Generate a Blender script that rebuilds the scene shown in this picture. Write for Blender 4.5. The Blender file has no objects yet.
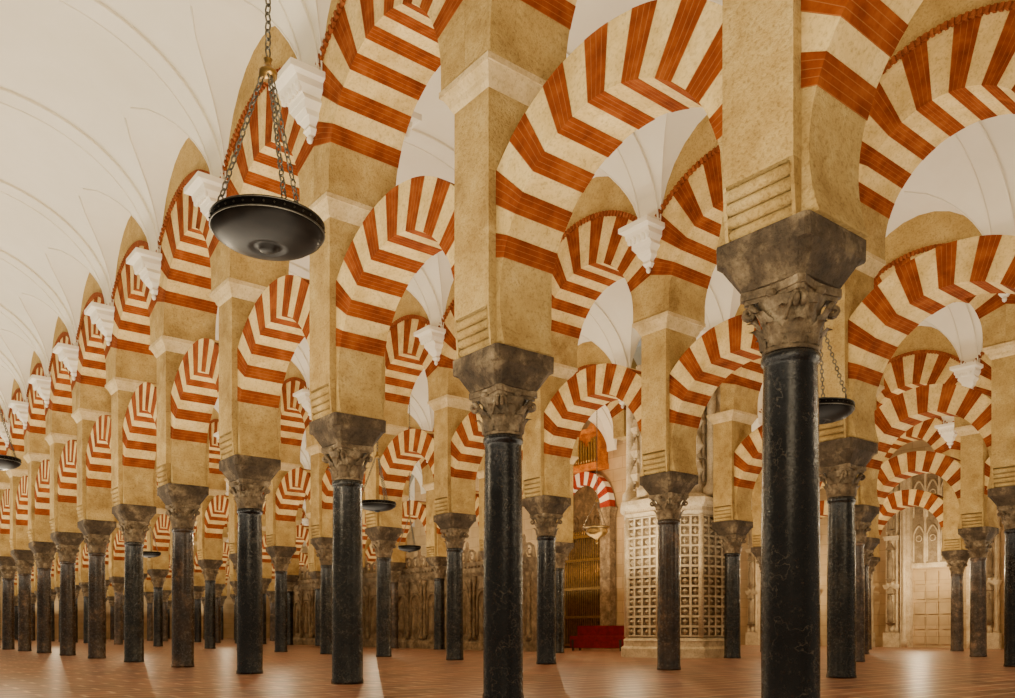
import bpy, math, random
from math import sin, cos, pi, sqrt, radians
from mathutils import Vector, Matrix
random.seed(4)
D=3.2; TH=math.atan(684/858.0)
XA=5.216; XR=[XA, XA*2.18, XA*3.34, XA*4.5, XA*5.66]
def YK(k): return (k+0.066)*D
EYE=0.667
H_NECK=2.57; H_CAP=3.00; H_IMP=3.33; H_UP=5.72; H_UPT=5.95; H_V=7.4
col=bpy.context.scene.collection

# ---------------------------------------------------------------- materials
def newmat(name):
    m=bpy.data.materials.new(name); m.use_nodes=True
    nt=m.node_tree; b=nt.nodes["Principled BSDF"]
    return m,nt,b
def coords(nt,scale=1.0):
    tc=nt.nodes.new("ShaderNodeTexCoord"); oi=nt.nodes.new("ShaderNodeObjectInfo")
    ml=nt.nodes.new("ShaderNodeVectorMath"); ml.operation='ADD'
    sc=nt.nodes.new("ShaderNodeMath"); sc.operation='MULTIPLY'; sc.inputs[1].default_value=37.0
    nt.links.new(oi.outputs["Random"],sc.inputs[0])
    nt.links.new(tc.outputs["Object"],ml.inputs[0]); nt.links.new(sc.outputs[0],ml.inputs[1])
    return ml.outputs[0]
def noise(nt,co,scale,detail=5,rough=0.6):
    n=nt.nodes.new("ShaderNodeTexNoise"); n.inputs["Scale"].default_value=scale
    n.inputs["Detail"].default_value=detail; n.inputs["Roughness"].default_value=rough
    nt.links.new(co,n.inputs["Vector"]); return n.outputs["Fac"]
def ramp(nt,fac,stops):
    r=nt.nodes.new("ShaderNodeValToRGB"); e=r.color_ramp.elements
    while len(e)>1: e.remove(e[0])
    e[0].position=stops[0][0]; e[0].color=(*stops[0][1],1)
    for p,c in stops[1:]:
        x=e.new(p); x.color=(*c,1)
    nt.links.new(fac,r.inputs[0]); return r.outputs[0]
def mixc(nt,a,b,fac,mode='MIX'):
    m=nt.nodes.new("ShaderNodeMix"); m.data_type='RGBA'; m.blend_type=mode
    for s,v in ((6,a),(7,b)):
        if isinstance(v,tuple): m.inputs[s].default_value=(*v,1)
        else: nt.links.new(v,m.inputs[s])
    if isinstance(fac,(int,float)): m.inputs[0].default_value=fac
    else: nt.links.new(fac,m.inputs[0])
    return m.outputs[2]
def bump(nt,b,h,strength=0.3,dist=0.02):
    n=nt.nodes.new("ShaderNodeBump"); n.inputs["Strength"].default_value=strength; n.inputs["Distance"].default_value=dist
    nt.links.new(h,n.inputs["Height"]); nt.links.new(n.outputs[0],b.inputs["Normal"])
def stonemat(name,c1,c2,c3,scale=2.0,rough=0.85,bs=0.4,fine=30,bd=0.02,fk=0.7,grime=0.0):
    m,nt,b=newmat(name); co=coords(nt)
    f=noise(nt,co,scale,8,0.65)
    c=ramp(nt,f,[(0.3,c1),(0.52,c2),(0.72,c3)])
    g=noise(nt,co,fine,4,0.7)
    g2=ramp(nt,g,[(0.33,(0.45,0.38,0.30)),(0.5,(1,1,1))])
    c=mixc(nt,c,g2,fk,'MULTIPLY')
    if grime>0:
        h=noise(nt,co,1.1,9,0.72)
        c=mixc(nt,c,ramp(nt,h,[(0.36,(0.42,0.33,0.24)),(0.50,(1,1,1))]),grime,'MULTIPLY')
    nt.links.new(c,b.inputs["Base Color"]); b.inputs["Roughness"].default_value=rough
    b.inputs["Specular IOR Level"].default_value=0.25
    if bs>0: bump(nt,b,g,bs,bd)
    return m
M={}
M['pier']=stonemat("pier_limestone",(0.37,0.23,0.07),(0.50,0.34,0.118),(0.62,0.455,0.19),2.6,fine=34,bs=0.8,fk=0.65,grime=0.55)
M['cream']=stonemat("cream_voussoir",(0.55,0.375,0.125),(0.73,0.535,0.22),(0.84,0.66,0.32),2.5,0.85,0.35,fk=0.55,grime=0.3)
M['spandrel']=stonemat("ochre_plaster",(0.42,0.27,0.08),(0.54,0.37,0.13),(0.62,0.45,0.18),2,grime=0.3)
M['cornice']=stonemat("pale_moulding",(0.52,0.38,0.17),(0.68,0.52,0.27),(0.78,0.63,0.36),3,fk=0.5,grime=0.3)
M['capital']=stonemat("capital_marble",(0.065,0.045,0.027),(0.21,0.15,0.085),(0.50,0.39,0.24),6,0.6,0.9,28)
M['impost']=stonemat("impost_stone",(0.035,0.025,0.016),(0.10,0.070,0.042),(0.34,0.25,0.14),3.5,0.75,0.9,22,0.04)
M['vault']=stonemat("white_plaster",(0.82,0.76,0.62),(0.87,0.81,0.68),(0.91,0.86,0.74),0.6,0.9,0.0,fk=0.0)
M['carved']=stonemat("carved_pale_stone",(0.46,0.35,0.20),(0.72,0.59,0.38),(0.85,0.74,0.52),3,0.8,0.5,fk=0.6)
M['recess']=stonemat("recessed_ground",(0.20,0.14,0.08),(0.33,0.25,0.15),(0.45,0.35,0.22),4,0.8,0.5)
M['dim_interior']=stonemat("dim_interior_brown",(0.06,0.035,0.014),(0.14,0.085,0.035),(0.26,0.16,0.07),4,0.8,0.5)  # brown that paints in the darkness inside the portal
M['screen']=stonemat("carved_grey_stone",(0.10,0.068,0.036),(0.27,0.195,0.11),(0.52,0.40,0.24),4,0.7,0.6)
M['organ']=stonemat("gilded_wood",(0.30,0.07,0.005),(0.6,0.18,0.015),(0.8,0.32,0.04),5,0.5,0.5)
M['rimred']=stonemat("red_rim",(0.20,0.045,0.010),(0.30,0.075,0.015),(0.40,0.13,0.03),6)
M['redbrick']=stonemat("crimson_brick",(0.26,0.025,0.008),(0.38,0.04,0.012),(0.45,0.08,0.02),6)
M['redcloth']=stonemat("red_cloth",(0.15,0.004,0.004),(0.24,0.007,0.006),(0.3,0.012,0.01),6,0.8)
m,nt,b=newmat("orange_brick"); co=coords(nt)
at=nt.nodes.new("ShaderNodeAttribute"); at.attribute_name="vu"
mu=nt.nodes.new("ShaderNodeMath"); mu.operation='MULTIPLY'; mu.inputs[1].default_value=4.0
fr=nt.nodes.new("ShaderNodeMath"); fr.operation='FRACT'
gt=nt.nodes.new("ShaderNodeMath"); gt.operation='LESS_THAN'; gt.inputs[1].default_value=0.10
nt.links.new(at.outputs["Fac"],mu.inputs[0]); nt.links.new(mu.outputs[0],fr.inputs[0]); nt.links.new(fr.outputs[0],gt.inputs[0])
f=noise(nt,co,4,6,0.6)
c=ramp(nt,f,[(0.3,(0.135,0.022,0.003)),(0.5,(0.225,0.043,0.005)),(0.72,(0.34,0.088,0.013))])
s=nt.nodes.new("ShaderNodeMath"); s.operation='MULTIPLY'; s.inputs[1].default_value=0.2
nt.links.new(gt.outputs[0],s.inputs[0])
c=mixc(nt,c,(0.62,0.36,0.12),s.outputs[0])
nt.links.new(c,b.inputs["Base Color"]); b.inputs["Roughness"].default_value=0.9; b.inputs["Specular IOR Level"].default_value=0.1
bump(nt,b,noise(nt,co,30,3),0.3,0.015); M['brick']=m
# column shaft
m,nt,b=newmat("polished_marble_shaft"); co=coords(nt)
oi=nt.nodes.new("ShaderNodeObjectInfo")
f=noise(nt,co,3.0,9,0.75); f2=noise(nt,co,22,8,0.8); f3=noise(nt,co,2.2,5,0.6)
v=ramp(nt,f,[(0.40,(0.4,0.4,0.4)),(0.56,(1.0,0.95,0.88)),(0.70,(3.8,3.2,2.4))])
c=mixc(nt,oi.outputs["Color"],v,1.0,'MULTIPLY')
sp=ramp(nt,f2,[(0.58,(0,0,0)),(0.74,(0.24,0.19,0.12))])
c=mixc(nt,c,sp,0.6,'ADD')
ab=nt.nodes.new("ShaderNodeMath"); ab.operation='SUBTRACT'; ab.inputs[1].default_value=0.5; nt.links.new(f3,ab.inputs[0])
a2=nt.nodes.new("ShaderNodeMath"); a2.operation='ABSOLUTE'; nt.links.new(ab.outputs[0],a2.inputs[0])
vv=ramp(nt,a2.outputs[0],[(0.0,(0.20,0.17,0.13)),(0.005,(0,0,0))])
c=mixc(nt,c,vv,0.55,'ADD')
nt.links.new(c,b.inputs["Base Color"])
rr=nt.nodes.new("ShaderNodeMapRange"); rr.inputs[1].default_value=0.3; rr.inputs[2].default_value=0.7; rr.inputs[3].default_value=0.10; rr.inputs[4].default_value=0.38
nt.links.new(f2,rr.inputs[0]); nt.links.new(rr.outputs[0],b.inputs["Roughness"])
bump(nt,b,f2,0.25,0.012); M['shaft']=m
# floor
m,nt,b=newmat("terracotta_marble_floor")
tc=nt.nodes.new("ShaderNodeTexCoord")
br=nt.nodes.new("ShaderNodeTexBrick"); br.inputs["Scale"].default_value=1.0
br.inputs["Brick Width"].default_value=0.70; br.inputs["Row Height"].default_value=0.35; br.inputs["Mortar Size"].default_value=0.024; br.inputs["Mortar Smooth"].default_value=0.0
br.inputs["Color1"].default_value=(0.30,0.12,0.062,1); br.inputs["Color2"].default_value=(0.14,0.055,0.028,1); br.inputs["Mortar"].default_value=(0.55,0.38,0.25,1)
nt.links.new(tc.outputs["Object"],br.inputs["Vector"])
f=noise(nt,tc.outputs["Object"],1.3,6)
c=mixc(nt,br.outputs["Color"],ramp(nt,f,[(0.3,(0.6,0.6,0.6)),(0.7,(1.3,1.25,1.2))]),0.9,'MULTIPLY')
nt.links.new(c,b.inputs["Base Color"]); b.inputs["Roughness"].default_value=0.33; b.inputs["Specular IOR Level"].default_value=0.32; M['floor']=m
# wall ashlar
m,nt,b=newmat("ashlar_wall")
tc=nt.nodes.new("ShaderNodeTexCoord")
sx=nt.nodes.new("ShaderNodeSeparateXYZ"); nt.links.new(tc.outputs["Object"],sx.inputs[0])
ad=nt.nodes.new("ShaderNodeMath"); ad.operation='ADD'; nt.links.new(sx.outputs[0],ad.inputs[0]); nt.links.new(sx.outputs[1],ad.inputs[1])
cb=nt.nodes.new("ShaderNodeCombineXYZ"); nt.links.new(ad.outputs[0],cb.inputs[0]); nt.links.new(sx.outputs[2],cb.inputs[1])
br=nt.nodes.new("ShaderNodeTexBrick"); br.inputs["Scale"].default_value=1.0
br.inputs["Brick Width"].default_value=0.95; br.inputs["Row Height"].default_value=0.45; br.inputs["Mortar Size"].default_value=0.010
br.inputs["Color1"].default_value=(0.62,0.47,0.27,1); br.inputs["Color2"].default_value=(0.52,0.38,0.20,1); br.inputs["Mortar"].default_value=(0.40,0.28,0.15,1)
nt.links.new(cb.outputs[0],br.inputs["Vector"])
f=noise(nt,tc.outputs["Object"],0.8,7)
c=mixc(nt,br.outputs["Color"],ramp(nt,f,[(0.3,(0.65,0.62,0.56)),(0.7,(1.15,1.12,1.1))]),0.9,'MULTIPLY')
nt.links.new(c,b.inputs["Base Color"]); b.inputs["Roughness"].default_value=0.85; M['ashlar']=m
def metal(name,c,rough,met=0.9,spec=0.5):
    m,nt,b=newmat(name); co=coords(nt); f=noise(nt,co,12,5)
    nt.links.new(ramp(nt,f,[(0.3,tuple(x*0.5 for x in c)),(0.7,c)]),b.inputs["Base Color"])
    b.inputs["Metallic"].default_value=met; b.inputs["Roughness"].default_value=rough; b.inputs["Specular IOR Level"].default_value=spec; return m
M['bronze']=metal("dark_bronze",(0.005,0.0035,0.0025),0.4,0.0,0.04)
M['darkrim']=metal("worn_bronze_rim",(0.05,0.042,0.03),0.35,0.7)
M['brass']=metal("aged_brass",(0.45,0.27,0.08),0.35)
M['steel']=metal("chain_metal",(0.25,0.23,0.18),0.45)
M['dark']=metal("dark_timber",(0.05,0.03,0.015),0.7,0.0)  # dark brown timber of the bench legs, mottled by noise

# ---------------------------------------------------------------- mesh builder
class MB:
    def __init__(s): s.v=[];s.f=[];s.m=[];s.u=[];s.sm=[]
    def add(s,vs,fs,mat=0,us=None,smooth=False):
        o=len(s.v); s.v+= [tuple(p) for p in vs]
        s.u+= us if us else [0.5]*len(vs)
        for i_,f in enumerate(fs): s.f.append(tuple(i+o for i in f)); s.m.append(mat[i_] if isinstance(mat,list) else mat); s.sm.append(smooth)
    def frust(s,cx,cy,z0,z1,hx0,hy0,hx1,hy1,mat=0):
        vs=[(cx+a*hx0,cy+b*hy0,z0) for a,b in((-1,-1),(1,-1),(1,1),(-1,1))]+[(cx+a*hx1,cy+b*hy1,z1) for a,b in((-1,-1),(1,-1),(1,1),(-1,1))]
        s.add(vs,[(3,2,1,0),(4,5,6,7),(0,1,5,4),(1,2,6,5),(2,3,7,6),(3,0,4,7)],mat)
    def box(s,x0,x1,y0,y1,z0,z1,mat=0):
        s.frust((x0+x1)/2,(y0+y1)/2,z0,z1,(x1-x0)/2,(y1-y0)/2,(x1-x0)/2,(y1-y0)/2,mat)
    def lathe(s,prof,seg=24,c=(0,0,0),mat=0,smooth=True,mod=None):
        vs=[];fs=[]
        for j,(r,z) in enumerate(prof):
            for i in range(seg):
                a=2*pi*i/seg; rr=r*(mod(a,j) if mod else 1)
                vs.append((c[0]+rr*cos(a),c[1]+rr*sin(a),c[2]+z))
        for j in range(len(prof)-1):
            for i in range(seg):
                k=(i+1)%seg; fs.append((j*seg+i,j*seg+k,(j+1)*seg+k,(j+1)*seg+i))
        fs.append(tuple(reversed(range(seg)))); fs.append(tuple((len(prof)-1)*seg+i for i in range(seg)))
        s.add(vs,fs,mat,None,smooth)
    def tube(s,path,r,seg=6,closed=False,mat=0,rs=None):
        P=[Vector(p) for p in path]; n=len(P); vs=[];fs=[]
        prev=None
        for i,p in enumerate(P):
            if closed: t=P[(i+1)%n]-P[i-1]
            else: t=P[min(i+1,n-1)]-P[max(i-1,0)]
            t.normalize()
            if prev is None:
                up=Vector((0,0,1)) if abs(t.z)<0.9 else Vector((1,0,0))
                a=t.cross(up).normalized()
            else: a=(prev-t*prev.dot(t)).normalized()
            prev=a; b=t.cross(a); rr=rs[i] if rs else r
            for k in range(seg):
                w=2*pi*k/seg; vs.append(p+a*rr*cos(w)+b*rr*sin(w))
        m=n if closed else n-1
        for i in range(m):
            j=(i+1)%n
            for k in range(seg):
                l=(k+1)%seg; fs.append((i*seg+k,i*seg+l,j*seg+l,j*seg+k))
        if not closed:
            fs.append(tuple(reversed(range(seg)))); fs.append(tuple((n-1)*seg+k for k in range(seg)))
        s.add(vs,fs,mat,None,True)
    def mesh(s,name,mats):
        me=bpy.data.meshes.new(name); me.from_pydata(s.v,[],s.f)
        for m in mats: me.materials.append(M[m])
        me.polygons.foreach_set("material_index",s.m); me.polygons.foreach_set("use_smooth",s.sm)
        at=me.attributes.new("vu",'FLOAT','POINT'); at.data.foreach_set("value",s.u)
        me.update(); return me
def obj(name,me,loc=(0,0,0),rotz=0,parent=None,label=None,cat=None,group=None,kind=None,color=None):
    o=bpy.data.objects.new(name,me); col.objects.link(o)
    if parent: o.parent=parent
    o.location=loc; o.rotation_euler=(0,0,rotz)
    if label: o["label"]=label
    if cat: o["category"]=cat
    if group: o["group"]=group
    if kind: o["kind"]=kind
    if color: o.color=(*color,1)
    return o

def ring(mb,r,R,zc,a0,a1,nv,th,clip=None,mats=(0,1),sub=3,alt=0.006):
    da=(a1-a0)/nv
    for i in range(nv):
        t=th/2+(alt if i%2==0 else 0); ri=r-(alt if i%2==0 else 0)
        vs=[];us=[];fs=[]
        for j in range(sub+1):
            a=radians(a0+da*(i+j/sub)); ro=R
            if clip and abs(cos(a))>1e-6: ro=min(R,clip/abs(cos(a)))
            u=j/sub
            for x in(-t,t):
                vs.append((x,ri*cos(a),zc+ri*sin(a))); vs.append((x,ro*cos(a),zc+ro*sin(a))); us+=[u,u]
        for j in range(sub):
            b=j*4;c=b+4
            fs+=[(b,b+1,c+1,c),(b+2,c+2,c+3,b+3),(b,c,c+2,b+2),(b+1,b+3,c+3,c+1)]
        fs+=[(0,2,3,1),(sub*4,sub*4+1,sub*4+3,sub*4+2)]
        mb.add(vs,fs,mats[i%2],us)
def prism_yz(mb,poly,x0,x1,mat=0):
    n=len(poly); vs=[(x0,y,z) for y,z in poly]+[(x1,y,z) for y,z in poly]
    fs=[tuple(range(n)),tuple(reversed(range(n,2*n)))]+[(i,i+n,(i+1)%n+n,(i+1)%n) for i in range(n)]
    mb.add(vs,fs,mat)

# ---------------------------------------------------------------- prototypes
mb=MB()
mb.lathe([(0.205,0),(0.205,0.03),(0.195,0.07),(0.195,0.6),(0.193,1.4),(0.185,2.2),(0.180,2.47),(0.183,2.49),(0.198,2.51),(0.198,2.545),(0.184,H_NECK)],32)
ME_SHAFT=mb.mesh("shaft",["shaft"])
def make_capital():
    mb=MB(); Hc=H_CAP-H_NECK
    mb.lathe([(0.17,-0.01),(0.192,0.0),(0.192,0.025),(0.178,0.03),(0.183,0.12),(0.19,0.22),(0.205,0.30),(0.232,0.345),(0.232,0.35)],24)
    def leaf(a,z0,h,r0,w,curl):
        nu,nvv=5,8; vs=[];fs=[]
        for j in range(nvv+1):
            t=j/nvv
            rad=r0+0.015*t+curl*(max(0,t-0.45)/0.55)**2
            zz=z0+h*(t if t<0.8 else 0.8+0.2*sin((t-0.8)/0.2*pi*0.8)*0.8)
            ww=w*(0.75+0.35*sin(pi*min(1,t*1.05)))*(1 if t<0.75 else max(0.25,1-(t-0.75)*2.6))
            ww*=1+0.14*(1 if j%2 else -1)
            for i in range(nu):
                q=(i/(nu-1)-0.5)*2
                rr=rad+0.024*(1-abs(q))-0.006
                an=a+q*ww/2/max(rad,0.1)
                vs.append((rr*cos(an),rr*sin(an),zz))
        for j in range(nvv):
            for i in range(nu-1):
                b=j*nu+i; fs.append((b,b+1,b+nu+1,b+nu))
        mb.add(vs,fs,0,None,True)
    for i in range(8): leaf(2*pi*i/8,0.025,0.155,0.19,0.14,0.065)
    for i in range(8): leaf(2*pi*(i+0.5)/8,0.09,0.19,0.19,0.13,0.08)
    for i in range(4):
        a=pi/4+i*pi/2; d=Vector((cos(a),sin(a),0)); side=Vector((-sin(a),cos(a),0))
        for sg in(-1,1):
            path=[]; rs=[]
            p0=d*0.19+side*sg*0.08+Vector((0,0,0.18))
            for t in range(6):
                u=t/5; path.append(p0.lerp(d*0.275+side*sg*0.03+Vector((0,0,0.33)),u)+Vector((0,0,0.02*sin(pi*u)))); rs.append(0.016+0.007*u)
            mb.tube(path,0.02,6,rs=rs)
        for k in range(2):
            cpt=d*0.285+Vector((0,0,0.29)); pts=[];rs=[]
            for t in range(15):
                w=t/14*2*pi*1.4+pi/2; q=0.048*(1-t/14*0.8)
                pts.append(cpt+d*q*cos(w)+Vector((0,0,q*sin(w)))+side*(0.02*(1 if k else -1))); rs.append(0.020-0.007*t/14)
            mb.tube(pts,0.02,6,rs=rs)
        a=i*pi/2
        mb.lathe([(0.0,-0.03),(0.03,-0.02),(0.04,0.0),(0.03,0.02),(0,0.03)],8,(0.225*cos(a),0.225*sin(a),0.375))
    def ab(z0,z1,e,dep):
        pts=[]
        for i in range(4):
            a=i*pi/2
            for t in range(-4,5):
                q=t/4; y=q*e*0.86; x=e-dep*(1-q*q)
                pts.append((x*cos(a)-y*sin(a),x*sin(a)+y*cos(a)))
        n=len(pts); vs=[(x,y,z0) for x,y in pts]+[(x,y,z1) for x,y in pts]
        mb.add(vs,[tuple(reversed(range(n))),tuple(range(n,2*n))]+[(k,(k+1)%n,(k+1)%n+n,k+n) for k in range(n)])
    ab(0.345,0.375,0.235,0.035); ab(0.375,Hc,0.255,0.035)
    return mb.mesh("capital",["capital"])
ME_CAP=make_capital()
def make_impost():
    mb=MB()
    prof=[(0.25,0.0,0.04),(0.255,0.015,0.04),(0.355,0.175,0.07),(0.365,0.185,0.03),(0.365,0.33,0.025)]
    vs=[];fs=[]
    for h,z,c in prof:
        for a,b in((-1,-1),(1,-1),(1,1),(-1,1)):
            if (a,b) in((-1,-1),(1,1)): vs+=[(a*h,b*(h-c),z),(a*(h-c),b*h,z)]
            else: vs+=[(a*(h-c),b*h,z),(a*h,b*(h-c),z)]
    n=8
    for j in range(len(prof)-1):
        for i in range(n): k=(i+1)%n; fs.append((j*n+i,j*n+k,(j+1)*n+k,(j+1)*n+i))
    fs.append(tuple(reversed(range(n)))); fs.append(tuple((len(prof)-1)*n+i for i in range(n)))
    mb.add(vs,fs); return mb.mesh("impost_block",["impost"])
ME_IMP=make_impost()
PA=0.275; PB=0.39; RZ=0.37
mb=MB(); mb.frust(0,0,RZ,H_UP-H_IMP,PB,PA,PB,PA); mb.box(-0.31,0.31,-PA,PA,0,RZ)
ME_PIER=mb.mesh("pier",["pier"])
mb=MB(); sg=-1
for i in range(4):
    z=0.05+i*0.085; x=sg*(0.318+i*0.017)
    mb.lathe([(0.0,-PA*0.90),(0.041,-PA*0.90),(0.041,PA*0.90),(0,PA*0.90)],10)
    n=10*4
    for q in range(len(mb.v)-n,len(mb.v)):
        a=mb.v[q]; mb.v[q]=(a[0]+x,a[2],a[1]+z)
for yy in(-1,1):
    mb.frust(sg*0.33,yy*(PA-0.014),0,RZ,0.03,0.014,0.058,0.014)
ME_ROLL=mb.mesh("roll_corbel",["pier"])
mb=MB()
for (h0,h1,a0,a1,za,zb) in((0.39,0.42,0.28,0.31,0,0.05),(0.42,0.43,0.31,0.33,0.05,0.09),(0.43,0.48,0.33,0.38,0.09,0.17),(0.49,0.49,0.40,0.40,0.17,0.23)):
    mb.frust(0,0,za,zb,h0,a0,h1,a1)
ME_CORN=mb.mesh("cornice",["cornice"])
def make_lower():
    mb=MB(); r=1.27;R=1.8;zc=3.75; th=0.60; CL=1.6-PA-0.001; A0=17
    ring(mb,r,R,zc,A0,180-A0,17,th,CL,(0,1))
    aS=-math.degrees(math.asin((zc-H_IMP)/r))
    for sg in(-1,1):
        inner=[];outer=[]
        N=8
        for j in range(N+1):
            a=radians(aS+(A0-aS)*j/N); y=r*cos(a); z=zc+r*sin(a)
            inner.append((sg*y,z))
            if a<0: outer.append((sg*CL,z))
            else: outer.append((sg*CL,zc+CL*math.tan(a)))
        for j in range(N):
            prism_yz(mb,[inner[j],outer[j],outer[j+1],inner[j+1]],-th/2,th/2,2)
    return mb.mesh("horseshoe_arch",["brick","cream","pier"])
ME_LOW=make_lower()
UZ=6.15; UR=2.0; Ur=1.2
def make_upper():
    mb=MB(); th=0.93
    ring(mb,Ur,UR,UZ,18,162,15,th,1.599,(0,1),alt=0.004)
    for sg in(-1,1):
        prism_yz(mb,[(sg*1.2,H_UPT),(sg*1.599,H_UPT),(sg*1.599,UZ),(sg*1.2,UZ)],-th/2,th/2,2)
        N=4
        for j in range(N):
            a=radians(18*j/N);b=radians(18*(j+1)/N)
            prism_yz(mb,[(sg*Ur*cos(a),UZ+Ur*sin(a)),(sg*1.599,UZ+1.599*math.tan(a)),(sg*1.599,UZ+1.599*math.tan(b)),(sg*Ur*cos(b),UZ+Ur*sin(b))],-th/2,th/2,2)
    return mb.mesh("upper_arch",["brick","cream","pier"])
ME_UP=make_upper()
LA=1.38; LH=1.5; CR=2.1
def lun0(t): return H_V+LH*sqrt(max(0,1-(t/LA)**2)) if abs(t)<LA else H_V
mb=MB(); th=0.925; N=48
for i in range(N):
    t0=-1.599+3.198*i/N;t1=-1.599+3.198*(i+1)/N
    b0=UZ+sqrt(UR**2-t0**2);b1=UZ+sqrt(UR**2-t1**2)
    T0=max(lun0(t0)+0.04,b0+0.001);T1=max(lun0(t1)+0.04,b1+0.001)
    prism_yz(mb,[(t0,b0),(t1,b1),(t1,T1),(t0,T0)],-th/2,th/2)
ME_SP=mb.mesh("spandrel",["spandrel"])
mb=MB(); ring(mb,UR,UR+0.07,UZ,40,140,85,0.98,None,(0,0),1,0.02)
ME_RIM=mb.mesh("arch_rim",["rimred","cornice"])
mb=MB()
prof=[(0.05,0.04,-0.62),(0.09,0.07,-0.56),(0.07,0.06,-0.52),(0.14,0.10,-0.44),(0.15,0.13,-0.38),(0.22,0.15,-0.30),(0.20,0.17,-0.24),(0.26,0.22,-0.16),(0.26,0.24,-0.08),(0.32,0.30,-0.05),(0.32,0.30,0.03)]
for (w0,d0,z0),(w1,d1,z1) in zip(prof,prof[1:]):
    mb.frust(-d0/2-0.0,0,z0,z1,d0,w0,d1,w1)
for y in(-0.2,-0.1,0,0.1,0.2):
    mb.lathe([(0,-0.1),(0.035,-0.08),(0.045,0),(0.035,0.08),(0,0.1)],8,(-0.30,y,-0.16))
mb.lathe([(0.0,-0.72),(0.03,-0.70),(0.045,-0.66),(0.02,-0.61)],8,(-0.05,0,0))
ME_VC=mb.mesh("vault_corbel",["vault"])

# ---------------------------------------------------------------- colonnade
BL=(0.008,0.0075,0.008); DG=(0.022,0.022,0.020); BR=(0.060,0.040,0.026); GR=(0.12,0.095,0.078)
LAB={BL:"polished black marble column with worn carved capital",DG:"dark grey veined marble column with leafy capital",
         BR:"brown mottled marble column with weathered stone capital",GR:"pale grey marble column with leafy carved capital"}
def column(x,k,c):
    e=obj("column",None,(x,YK(k),0),random.choice([0,pi/2,pi,-pi/2]))
    e.empty_display_size=0.3
    e["label"]=LAB[c]; e["category"]="column"; e["group"]="marble columns of the arcades"
    obj("shaft",ME_SHAFT,(0,0,0),random.random()*6,e,color=c)
    obj("capital",ME_CAP,(0,0,H_NECK),0,e); obj("impost_block",ME_IMP,(0,0,H_CAP),0,e)
def pier(x,k):
    p=obj("pier",ME_PIER,(x,YK(k),H_IMP),0,None,"pale limestone pier rising above a column capital","pier","limestone piers of the arcades")
    obj("roll_corbel",ME_ROLL,(0,0,0),0,p); obj("roll_corbel",ME_ROLL,(0,0,0),pi,p); obj("cornice",ME_CORN,(0,0,H_UP-H_IMP),0,p)
def lower(x,k): obj("horseshoe_arch",ME_LOW,(x,YK(k+0.5),0),0,None,"red brick and cream stone striped horseshoe arch","arch","lower striped horseshoe arches")
def upper(x,k):
    p=obj("round_arch",ME_UP,(x,YK(k+0.5),0),0,None,"red brick and cream stone striped upper round arch","arch","upper striped round arches")
    obj("spandrel",ME_SP,(0,0,0),0,p); obj("arch_rim",ME_RIM,(0,0,0),0,p)
def corbel(x,k):
    for sg in(-1,1):
        obj("vault_corbel",ME_VC,(x+sg*0.465,YK(k),H_V),0 if sg<0 else pi,None,"white plaster scrolled corbel beneath the vault","corbel","plaster corbels under the vaults")
KMAX=24
rows=[(0,range(-1,14)),(1,range(0,KMAX+1)),(2,list(range(1,KMAX+1))),(3,list(range(1,6))+list(range(12,KMAX+1))),(4,range(1,8))]
spec={(0,1):BL,(0,2):BL,(0,3):DG,(0,4):BL,(0,5):BR,(0,6):DG,(0,7):BR,(0,8):BR,(0,9):BR,(0,10):BR,(0,11):BR,
      (1,2):DG,(1,3):BR,(1,4):BL,(1,5):DG,(1,6):DG,(1,7):DG,(2,2):BL,(2,3):GR,(2,4):DG,(3,3):GR,(4,4):GR,(3,4):BR}
for ri,ks in rows:
    ks=list(ks); x=XR[ri]
    for k in ks:
        special=(ri==2 and k==5)
        if not special:
            column(x,k,spec.get((ri,k),random.choice([BL,DG,DG,BR,BR,GR]) if ri else random.choice([DG,BR])))
            pier(x,k)
        corbel(x,k)
        if k+1 in ks:
            if not(ri==2 and k==4): upper(x,k)
            if not(ri==2 and k in(4,5)): lower(x,k)

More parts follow.
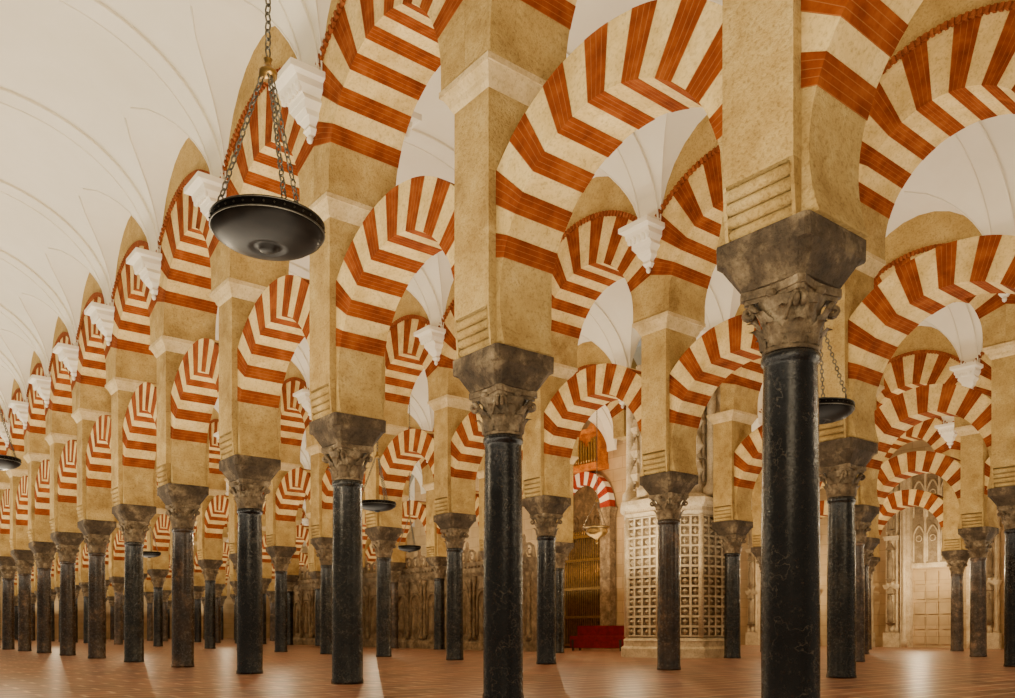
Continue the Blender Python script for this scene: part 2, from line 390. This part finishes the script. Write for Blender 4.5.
# ---------------------------------------------------------------- vaults
def nave_vault(xl,xr,k0,k1,idx):
    xc=(xl+xr)/2; hw=(xr-xl)/2-0.462
    br=lambda x: CR*sqrt(max(0,1-(x/hw)**2))
    Lx=lambda x: LH+0.34*(1-abs(x)/hw)
    def ygf(x):
        s=br(x)/Lx(x)
        return 0 if s>=1 else LA*sqrt(1-s*s)
    NX=36; xs=[hw*sin(-pi/2+pi*i/NX) for i in range(NX+1)]
    mb=MB(); rb=MB()
    for k in range(k0,k1):
        yc=YK(k+0.5)
        for sg in(-1,1):
            for reg in(0,1):
                vs=[];fs=[]; n=7 if reg==0 else 4
                for x in xs:
                    yg=ygf(x)
                    for j in range(n+1):
                        if reg==0:
                            y=yg*sin(pi/2*j/n); z=Lx(x)*sqrt(max(0,1-(y/LA)**2)) if yg>0 else br(x)
                        else: y=yg+(1.6-yg)*j/n; z=br(x)
                        vs.append((xc+x,yc+sg*y,H_V+z))
                for i in range(NX):
                    if reg==0 and ygf(xs[i])==0 and ygf(xs[i+1])==0: continue
                    for j in range(n):
                        a=i*(n+1)+j; fs.append((a,a+1,a+n+2,a+n+1))
                mb.add(vs,fs,0,None,True)
            for s2 in(-1,1):
                pth=[(xc+s2*abs(x),yc+sg*ygf(x),H_V+br(x)-0.005) for x in xs[:NX//2] if ygf(x)>0.0]
                rb.tube(pth,0.013,6)
    for k in range(k0,k1+1):
        yc=YK(k); vs=[];fs=[]; w=0.2
        for x in xs:
            q=(1-0.03/hw); z=H_V+(CR-0.04)*sqrt(max(0,1-(x/hw)**2))
            for (yy,zz,xx) in((-w,0.05,x),(-w,0,x*q),(w,0,x*q),(w,0.05,x)): vs.append((xc+xx,yc+yy,z+zz))
        for i in range(NX):
            for j in range(3):
                a=i*4+j; fs.append((a,a+1,a+5,a+4))
        rb.add(vs,fs,0,None,False)
        for yy in(-w,w): rb.tube([(xc+x*0.985,yc+yy,H_V+(CR-0.045)*sqrt(max(0,1-(x/hw)**2))) for x in xs],0.018,6)
    obj("ceiling",mb.mesh("ceiling",["vault"]),kind="structure",label="white plaster groin vault over a nave")
    obj("trim_%d"%idx,rb.mesh("trim",["vault"]),kind="structure",label="moulded white ribs of a nave vault")
XL=[XR[0]-6.08]+XR+[XR[4]+6.08]
for i in range(6): nave_vault(XL[i],XL[i+1],-1,KMAX,i+1)

# ---------------------------------------------------------------- room shell
XE=XR[4]+5.2; YB=YK(KMAX)+0.6
mb=MB(); mb.box(-1.6,XE+0.3,-4,YB+0.3,-0.2,0); obj("floor",mb.mesh("floor",["floor"]),kind="structure",label="reddish marble paved floor")
mb=MB(); mb.box(XE,XE+0.3,-4,YB+0.3,0,10); obj("wall_east",mb.mesh("wall_east",["ashlar"]),kind="structure",label="pale ashlar stone wall")
mb=MB(); mb.box(-1.6,XE,YB,YB+0.3,0,10); obj("wall_north",mb.mesh("wall_north",["ashlar"]),kind="structure",label="pale ashlar stone wall")
XD=XR[3]
mb=MB(); mb.box(XD-0.2,XD+0.3,YK(5.6),YK(11.4),0,9.6); obj("wall_choir",mb.mesh("wall_choir",["ashlar"]),kind="structure",label="stone wall of the inner choir")

# ---------------------------------------------------------------- carved cluster pier
def carved_pier(x,y):
    e=obj("carved_gothic_pier",None,(x,y,0),0,None,"ornate pale stone cluster pier with lattice carving and spiral shaft","pier"); e.empty_display_size=0.5
    mb=MB()
    def octa(r,z): return [(r*cos(pi/8+i*pi/4),r*sin(pi/8+i*pi/4),z) for i in range(8)]
    def ogon(r0,z0,r1,z1,m=mb):
        a=octa(r0,z0)+octa(r1,z1); m.add(a,[tuple(reversed(range(8))),tuple(range(8,16))]+[(i,(i+1)%8,(i+1)%8+8,i+8) for i in range(8)])
    for s_ in((1.52,0,1.52,0.22),(1.52,0.22,1.44,0.28),(1.44,0.28,1.44,0.42),(1.46,0.42,1.36,0.5)): ogon(*s_)
    obj("plinth",mb.mesh("plinth",["carved"]),parent=e)
    mb=MB(); ogon(1.30,0.5,1.30,3.55,mb)
    for i in range(8):
        a0=pi/8+i*pi/4; p=Vector((1.35*cos(a0),1.35*sin(a0),0)); q=Vector((1.35*cos(a0+pi/4),1.35*sin(a0+pi/4),0))
        nrm=((p+q)/2).normalized(); L=(q-p).length
        mb.tube([p+Vector((0,0,0.5)),p+Vector((0,0,3.55))],0.07,8)
        nc=4; nr=12; cw=L/nc; ch=3.0/nr
        for c_ in range(nc):
            for r_ in range(nr):
                cp=p.lerp(q,(c_+0.5)/nc)+Vector((0,0,0.53+(r_+0.5)*ch)); tv=(q-p).normalized()
                def pt(u,v,d): return cp+tv*u*cw/2+Vector((0,0,v*ch/2))+nrm*d
                outer=[pt(-1,-1,0.04),pt(1,-1,0.04),pt(1,1,0.04),pt(-1,1,0.04)]
                inner=[pt(-.78,-.78,0.04),pt(.78,-.78,0.04),pt(.78,.78,0.04),pt(-.78,.78,0.04)]
                deep=[pt(-.74,-.74,-0.04),pt(.74,-.74,-0.04),pt(.74,.74,-0.04),pt(-.74,.74,-0.04)]
                dia=[pt(0,-.66,-0.035),pt(.66,0,-0.035),pt(0,.66,-0.035),pt(-.66,0,-0.035),pt(0,0,0.08)]
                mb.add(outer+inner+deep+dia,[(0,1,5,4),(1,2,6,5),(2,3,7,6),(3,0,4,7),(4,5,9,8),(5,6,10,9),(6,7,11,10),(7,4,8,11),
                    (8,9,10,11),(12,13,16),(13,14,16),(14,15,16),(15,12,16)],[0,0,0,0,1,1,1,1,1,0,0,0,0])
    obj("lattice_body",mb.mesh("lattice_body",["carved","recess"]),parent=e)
    mb=MB()
    for s_ in((1.36,3.55,1.44,3.65),(1.40,3.65,1.40,3.75),(1.44,3.75,1.54,3.86),(1.54,3.86,1.54,3.96),(1.45,3.96,1.2,4.1)): ogon(*s_,mb)
    obj("cornice",mb.mesh("cornice",["carved"]),parent=e)
    mb=MB(); ogon(1.02,4.1,1.02,7.35,mb)
    for i in range(8):
        a=i*pi/4; cx,cy=1.16*cos(a),1.16*sin(a)
        mb.lathe([(0.22,4.05),(0.22,4.25),(0.15,4.32),(0.12,4.4),(0.12,6.6),(0.17,6.65),(0.13,6.72),(0.24,7.1),(0.24,7.35)],10,(cx,cy,0))
        a2=a+pi/8
        for h in(4.7,5.3,5.9,6.5):
            mb.frust(1.1*cos(a2),1.1*sin(a2),h,h+0.35,0.12,0.12,0.01,0.01); mb.frust(1.1*cos(a2),1.1*sin(a2),h-0.18,h,0.06,0.06,0.13,0.13)
            for q in(-0.19,0.19): mb.lathe([(0.04,-0.3),(0.04,0.2),(0,0.3)],6,(1.1*cos(a2+q),1.1*sin(a2+q),h),1)
        for dz in range(14): mb.lathe([(0.0,-0.035),(0.06,0),(0,0.035)],6,(1.15*cos(a2),1.15*sin(a2),4.3+dz*0.2))
    for z in(5.0,5.9): ogon(1.1,z,1.1,z+0.1,mb)
    obj("shaft_cluster",mb.mesh("shaft_cluster",["carved","recess"]),parent=e)
    mb=MB()
    prof=[(0.36,3.96),(0.36,4.15),(0.29,4.22)]+[(0.28,4.3+0.05*i) for i in range(52)]+[(0.3,6.92),(0.27,6.98),(0.36,7.2),(0.36,7.35)]
    mb.lathe(prof,48,(0.42,-1.18,0),mod=lambda a,j: 0.88+(0.32*abs(sin(2*(a+j*0.14))) if 3<=j<55 else 0.12))
    obj("spiral_shaft",mb.mesh("spiral_shaft",["carved"]),parent=e)
carved_pier(XR[2],YK(4.56))

# ---------------------------------------------------------------- choir screen panels
def make_screen():
    parts={}
    mb=MB(); mb.box(-0.25,0.25,-1.598,1.598,0,0.25); mb.frust(0,0,0.25,0.35,0.25,1.598,0.2,1.598); mb.box(-0.15,0.15,-1.598,1.598,0.35,2.6)
    parts["body"]=mb.mesh("body",["screen"])
    mb=MB()
    for c_ in(-1.0,0,1.0):
        for sg in(-1,1):
            pts=[(sg*0.17,c_-0.34,0.5)]+[(sg*0.17,c_+0.34*cos(pi-pi*i/12),1.75+0.34*sin(pi*i/12)) for i in range(13)]+[(sg*0.17,c_+0.34,0.5)]
            mb.tube(pts,0.05,6)
            mb.lathe([(0.0,0.55),(0.12,0.6),(0.14,0.9),(0.09,1.25),(0.12,1.35),(0.06,1.5),(0.08,1.58),(0.085,1.66),(0.04,1.75),(0,1.77)],10,(sg*0.16,c_,0))
            mb.frust(sg*0.16,c_,2.15,2.45,0.04,0.3,0.05,0.1)
    parts["niche"]=mb.mesh("niche",["recess"])
    mb=MB()
    for c_ in(-1.48,-0.5,0.5,1.48):
        for sg in(-1,1): mb.lathe([(0.1,0.35),(0.1,0.5),(0.06,0.56),(0.085,0.9),(0.05,1.2),(0.075,1.5),(0.05,2.3),(0.09,2.42),(0.1,2.6)],10,(sg*0.2,c_,0))
    parts["baluster"]=mb.mesh("baluster",["screen"])
    mb=MB(); mb.frust(0,0,2.6,2.72,0.22,1.598,0.3,1.598); mb.box(-0.26,0.26,-1.598,1.598,2.72,2.95); mb.frust(0,0,2.95,3.08,0.3,1.598,0.4,1.598)
    for i in range(16): mb.box(-0.36,0.36,-1.55+i*0.2,-1.47+i*0.2,2.88,2.95)
    parts["cornice"]=mb.mesh("cornice",["screen"])
    mb=MB()
    for c_ in(-1.02,0,1.02):
        for sg in(-1,1):
            pts=[];rs=[]
            for t in range(20):
                w=t/19*2*pi*1.3; q=0.26*(1-t/19*0.8); pts.append((0,c_+sg*(0.27-q*cos(w)),3.33+q*sin(w))); rs.append(0.055-0.03*t/19)
            mb.tube(pts,0.04,6,rs=rs)
        mb.lathe([(0.05,3.08),(0.12,3.15),(0.06,3.25),(0.13,3.45),(0.10,3.6),(0.05,3.68),(0.07,3.76),(0.03,3.85),(0,3.9)],10,(0,c_,0))
    for c_ in(-1.5,-.5,.5,1.5): mb.frust(0,c_,3.08,3.5,0.07,0.07,0.02,0.02)
    parts["cresting"]=mb.mesh("cresting",["recess"])
    return parts
SP=make_screen()
for k in range(7,13):
    e=obj("choir_screen",None,(XR[2]+0.75,YK(k+0.1),0),0,None,"carved stone choir screen panel with niches and scrolled cresting","screen","carved choir screen panels")
    e.empty_display_size=0.3
    for n_,me in SP.items(): obj(n_,me,parent=e)

# ---------------------------------------------------------------- portal + grille + organ on the choir wall
yp=YK(7.47)
e=obj("striped_portal",None,(XD-0.42,yp,0),0,None,"stone portal with red and white striped arch","portal")
mb=MB(); ring(mb,1.0,1.5,5.3,0,180,17,0.3,None,(0,1)); obj("striped_arch",mb.mesh("striped_arch",["redbrick","vault"]),parent=e)
mb=MB(); mb.box(-0.16,0.16,-1.5,-1.0,0,5.3); mb.box(-0.16,0.16,1.0,1.5,0,5.3)
for s_ in(-1,1): mb.frust(0,s_*1.25,5.1,5.3,0.18,0.27,0.2,0.34)
obj("jamb",mb.mesh("jamb",["screen"]),parent=e)
mb=MB(); pts=[(-1.0,0.0)]+[(1.0*cos(pi-pi*i/16),5.3+1.0*sin(pi*i/16)) for i in range(17)]+[(1.0,0.0)]
prism_yz(mb,pts,0.06,0.1)
for j in range(7):
    for c_ in(-0.66,0,0.66):
        mb.tube([(0.05,c_+0.24*cos(w*pi/6),0.55+j*0.72+0.28*sin(w*pi/6)) for w in range(12)],0.035,5,True)
        mb.lathe([(0,-0.12),(0.07,-0.05),(0.09,0.03),(0.05,0.12),(0,0.15)],8,(0.04,c_,0.55+j*0.72))
obj("dim_backing",mb.mesh("dim_backing",["dim_interior"]),parent=e)  # dark carved panel standing in for the dim interior behind the grille
mb=MB()
for i in range(17): 
    y=-0.96+i*0.12; mb.tube([(-0.12,y,0.1),(-0.12,y,4.3)],0.022,6)
    mb.lathe([(0,0),(0.04,0.04),(0.02,0.1),(0.035,0.14),(0,0.24)],6,(-0.12,y,4.3))
for z in(0.12,1.2,2.3,3.4,4.3): mb.box(-0.15,-0.09,-1.0,1.0,z-0.05,z+0.05)
obj("iron_grille",mb.mesh("iron_grille",["brass"]),parent=e)
e=obj("organ_case",None,(XD-0.6,yp,6.80),0,None,"gilded carved wooden organ case above the portal","organ")
mb=MB(); mb.box(-0.3,0.39,-1.1,1.1,0,0.2); mb.box(-0.2,0.39,-1.05,1.05,0.2,1.35); mb.frust(0,0,1.35,1.5,0.3,1.0,0.36,1.0)
for y in(-0.8,0,0.8): mb.frust(-0.2,y,1.5,1.75,0.1,0.2,0.02,0.02)
obj("case_body",mb.mesh("case_body",["organ"]),parent=e)
mb=MB()
for i in range(15): mb.lathe([(0.02,0.22),(0.05,0.35),(0.05,0.85+0.3*abs(cos(i*pi/6))),(0.0,0.87+0.3*abs(cos(i*pi/6)))],8,(-0.27,-1.0+i*0.143,0))
obj("organ_pipe",mb.mesh("organ_pipe",["brass"]),parent=e)
e=obj("red_bench",None,(20.4,20.6,0),0.3,None,"long red upholstered bench on wooden legs","bench")
mb=MB(); mb.box(-0.3,0.3,-1.0,1.0,0.38,0.50); obj("seat",mb.mesh("seat",["redcloth"]),parent=e)
mb=MB(); mb.frust(0.27,0,0.50,0.85,0.04,1.0,0.06,1.0); mb.box(-0.28,-0.24,-1.0,1.0,0.1,0.38); obj("backrest",mb.mesh("backrest",["redcloth"]),parent=e)
mb=MB(); mb.frust(0,0,0,0.38,0.03,0.03,0.045,0.045); lm=mb.mesh("leg",["dark"])
for a in(-0.25,0.25):
    for b_ in(-0.9,0.9): obj("leg",lm,(a,b_,0),parent=e)

e=obj("gothic_wall_portal",None,(XE-0.01,15.9,0),0,None,"tall stone doorway with blind gothic tracery above","portal")
mb=MB(); mb.box(-0.35,0,-1.5,-1.1,0,7.0); mb.box(-0.35,0,1.1,1.5,0,7.0); mb.box(-0.45,0,-1.6,1.6,7.0,7.2)
for y in(-1.3,1.3): mb.lathe([(0.12,0),(0.12,0.3),(0.07,0.4),(0.07,6.6),(0.14,7.0)],10,(-0.4,y,0))
obj("frame",mb.mesh("frame",["carved"]),parent=e)
mb=MB(); mb.box(-0.12,0,-1.1,1.1,3.4,7.0,1); mb.box(-0.2,0,-1.1,1.1,3.2,3.4)
for c_ in(-0.825,-0.275,0.275,0.825):
    for z0 in(3.45,5.25):
        pts=[(-0.14,c_-0.22,z0)]+[(-0.14,c_-0.22+0.22*i/5,z0+1.1+0.35*sin(pi/2*i/5)) for i in range(6)]+[(-0.14,c_+0.22*i/5,z0+1.1+0.35*cos(pi/2*i/5)) for i in range(1,6)]+[(-0.14,c_+0.22,z0)]
        mb.tube(pts,0.04,6)
        mb.tube([(-0.14,c_+0.12*cos(w*pi/5),z0+0.95+0.12*sin(w*pi/5)) for w in range(10)],0.025,5,True)
for y in(-0.55,0,0.55): mb.box(-0.2,-0.1,y-0.04,y+0.04,3.4,7.0)
obj("tracery",mb.mesh("tracery",["carved","recess"]),parent=e)
mb=MB(); mb.box(-0.08,0,-1.1,1.1,0,3.2)
for i in range(4):
    for j in range(5): mb.frust(-0.1,-0.8+i*0.53,0.15+j*0.6,0.65+j*0.6,0.02,0.2,0.04,0.2)
obj("door_leaf",mb.mesh("door_leaf",["ashlar"]),parent=e)
mb=MB(); mb.box(-0.3,0,-0.35,0.35,0,0.6); mb.box(-0.2,0,-0.28,0.28,0.6,6.6)
for z in(2.4,4.4): mb.frust(-0.14,0,z,z+0.18,0.14,0.3,0.2,0.36)
for y in(-0.2,0,0.2): mb.lathe([(0.09,0.6),(0.09,0.75),(0.055,0.82),(0.055,6.3),(0.1,6.6)],8,(-0.22,y,0))
mb.frust(-0.18,0,6.6,6.9,0.18,0.3,0.26,0.42)
PSH=mb.mesh("pilaster",["carved"])
mb=MB()
for z0 in(1.0,2.8,4.8):
    mb.lathe([(0.0,0),(0.12,0.03),(0.10,0.2),(0.13,0.5),(0.10,0.85),(0.05,0.93),(0.075,1.0),(0.07,1.1),(0,1.15)],10,(-0.36,0,z0)); mb.frust(-0.34,0,z0-0.12,z0,0.05,0.05,0.15,0.15); mb.frust(-0.34,0,z0+1.2,z0+1.5,0.15,0.15,0.02,0.02)
PNI=mb.mesh("niche_figure",["recess"])
for y in(10.2,12.9,14.0,17.8,19.0,21.6,24.6):
    p=obj("wall_pilaster",PSH,(XE-0.01,y,0),0,None,"pale carved stone pilaster with stacked niche figures","pilaster","carved pilasters along the stone wall")
    obj("niche_figure",PNI,parent=p)

# ---------------------------------------------------------------- hanging lamps
def chain(mb,p,q,link=0.055,w=0.017,t=0.0065):
    p=Vector(p);q=Vector(q);d=q-p;L=d.length;n=max(2,int(L/(link*0.78)));d.normalize()
    up=Vector((0,0,1)) if abs(d.z)<0.9 else Vector((1,0,0)); a=d.cross(up).normalized(); b=d.cross(a)
    for i in range(n):
        c=p+d*(L*(i+0.5)/n); s=a if i%2 else b
        pts=[c+d*(link/2*cos(w_*pi/4))+s*(w*sin(w_*pi/4)) for w_ in range(8)]
        mb.tube(pts,t,4,True)
def lamp(x,y,h,top=1.0,dia=0.70,brass=False,label="",drop=0.92):
    e=obj("hanging_lamp",None,(x,y,h),0.4,None,label,"lamp"); e.empty_display_size=0.2
    if not brass: e["group"]="dark bronze dish lamps"
    s=dia/0.73; mb=MB()
    if brass: prof=[(0,-0.42),(0.03,-0.40),(0.05,-0.36),(0.02,-0.32),(0.06,-0.28),(0.22,-0.2),(0.30,-0.1),(0.26,-0.02),(0.33,0.0),(0.36,0.03),(0.33,0.03),(0.2,-0.1),(0,-0.12)]
    else: prof=[(0,-0.165),(0.035,-0.165),(0.055,-0.155),(0.065,-0.135),(0.10,-0.13),(0.115,-0.14),(0.14,-0.138),(0.22,-0.122),(0.30,-0.095),(0.35,-0.06),(0.366,-0.03),(0.366,0.0),(0.368,0.03),(0.35,0.035),(0.30,0.0),(0.2,-0.05),(0,-0.07)]
    mb.lathe([(a*s,b*s) for a,b in prof],48)
    obj("dish",mb.mesh("dish",["brass" if brass else "bronze"]),parent=e)
    mb=MB()
    for zz in(0.03,-0.028):
        mb.tube([(0.367*s*cos(i*2*pi/48),0.367*s*sin(i*2*pi/48),zz*s) for i in range(48)],0.006,6,True)
    for i in range(36):
        a=i*2*pi/36; mb.lathe([(0,-0.008),(0.008,0),(0,0.008)],6,(0.369*s*cos(a),0.369*s*sin(a),0))
    for i in range(3):
        a=2*pi*i/3; mb.tube([(0.35*s*cos(a)+0.02*cos(w*pi/4),0.35*s*sin(a),0.055+0.025*sin(w*pi/4)) for w in range(8)],0.006,4,True)
    obj("rim",mb.mesh("rim",["darkrim"]),parent=e)
    for i in range(3):
        a=2*pi*i/3; mb=MB(); chain(mb,(0.35*s*cos(a),0.35*s*sin(a),0.07),(0.04*cos(a),0.04*sin(a),drop-0.04)); obj("chain",mb.mesh("chain",["steel"]),parent=e)
    mb=MB(); mb.lathe([(0.0,-0.05),(0.055,-0.045),(0.06,-0.01),(0.05,0.0),(0.03,0.02),(0.02,0.05),(0.03,0.07),(0.0,0.09)],16,(0,0,drop)); obj("finial",mb.mesh("finial",["brass"]),parent=e)
    mb=MB(); chain(mb,(0,0,drop+0.09),(0,0,top-h),0.07,0.02,0.007); obj("suspension_chain",mb.mesh("suspension_chain",["steel"]),parent=e)
TOPZ=9.47
XN=[(XL[i]+XL[i+1])/2 for i in range(6)]
lamp(XN[0]+0.04,5.23,3.24,TOPZ,drop=1.0,label="large dark bronze dish lamp on three chains")
lamp(XN[0]-0.12,15.2,3.29,TOPZ,label="dark bronze dish lamp hanging in the nave")
lamp(XN[1],14.4,3.1,TOPZ,label="dark bronze dish lamp hanging in the nave")
lamp(XN[1],29.1,3.2,TOPZ,label="dark bronze dish lamp hanging in the nave")
lamp(XN[1],5.08,3.03,TOPZ,label="dark bronze dish lamp beside a black marble column")
lamp(XN[2],23.0,3.3,TOPZ,label="dark bronze dish lamp hanging in the nave")
lamp(XN[3],20.8,4.15,TOPZ,0.95,True,label="brass bowl lamp on three chains before the choir")

# ---------------------------------------------------------------- lights
def area(x,y,z,sx,sy,p,c,rot=(pi,0,0)):
    l=bpy.data.lights.new("nave_fill_up",'AREA'); l.shape='RECTANGLE'; l.size=sx; l.size_y=sy; l.energy=p; l.color=c  # added upward strips without any fixture, brightening vaults and arches
    o=bpy.data.objects.new("nave_fill_up",l); col.objects.link(o); o.location=(x,y,z); o.rotation_euler=rot
def point(x,y,z,p,c,r=0.0):
    l=bpy.data.lights.new("point_fill",'POINT'); l.energy=p; l.color=c; l.shadow_soft_size=r  # unseen added fill point, not the light of a hanging lamp
    o=bpy.data.objects.new("point_fill",l); col.objects.link(o); o.location=(x,y,z)
WC=(1.0,0.87,0.65)
for i in range(5):
    area(XN[i],38,2.0,1.6,78,(4300,2200,2000,1900,2100)[i],WC)
for i,ys in enumerate([(1.5,9,18,30),(2,11,20,32,46),(4,14,26,40),(6,14,32),(8,15,22),(10,16,22)]):
    for y in ys: point(XN[i]+0.5,y,2.9,(85,85,85,85,150,190)[i],(1.0,0.78,0.48))
point(XN[3],22.5,5.0,220,(1.0,0.6,0.25))
point(XN[2]+1.2,17.6,4.4,110,(1.0,0.82,0.55))
w=bpy.data.worlds.new("world"); bpy.context.scene.world=w; w.use_nodes=True
w.node_tree.nodes["Background"].inputs[0].default_value=(1.0,0.84,0.60,1); w.node_tree.nodes["Background"].inputs[1].default_value=0.34

cd=bpy.data.cameras.new("camera"); cam=bpy.data.objects.new("camera",cd); col.objects.link(cam)
cd.sensor_width=36; cd.lens=858/1015*36; cd.shift_y=282/1015.0
cam.location=(0,0,EYE); cam.rotation_euler=(pi/2,0,-TH); cd.clip_end=300
bpy.context.scene.camera=cam
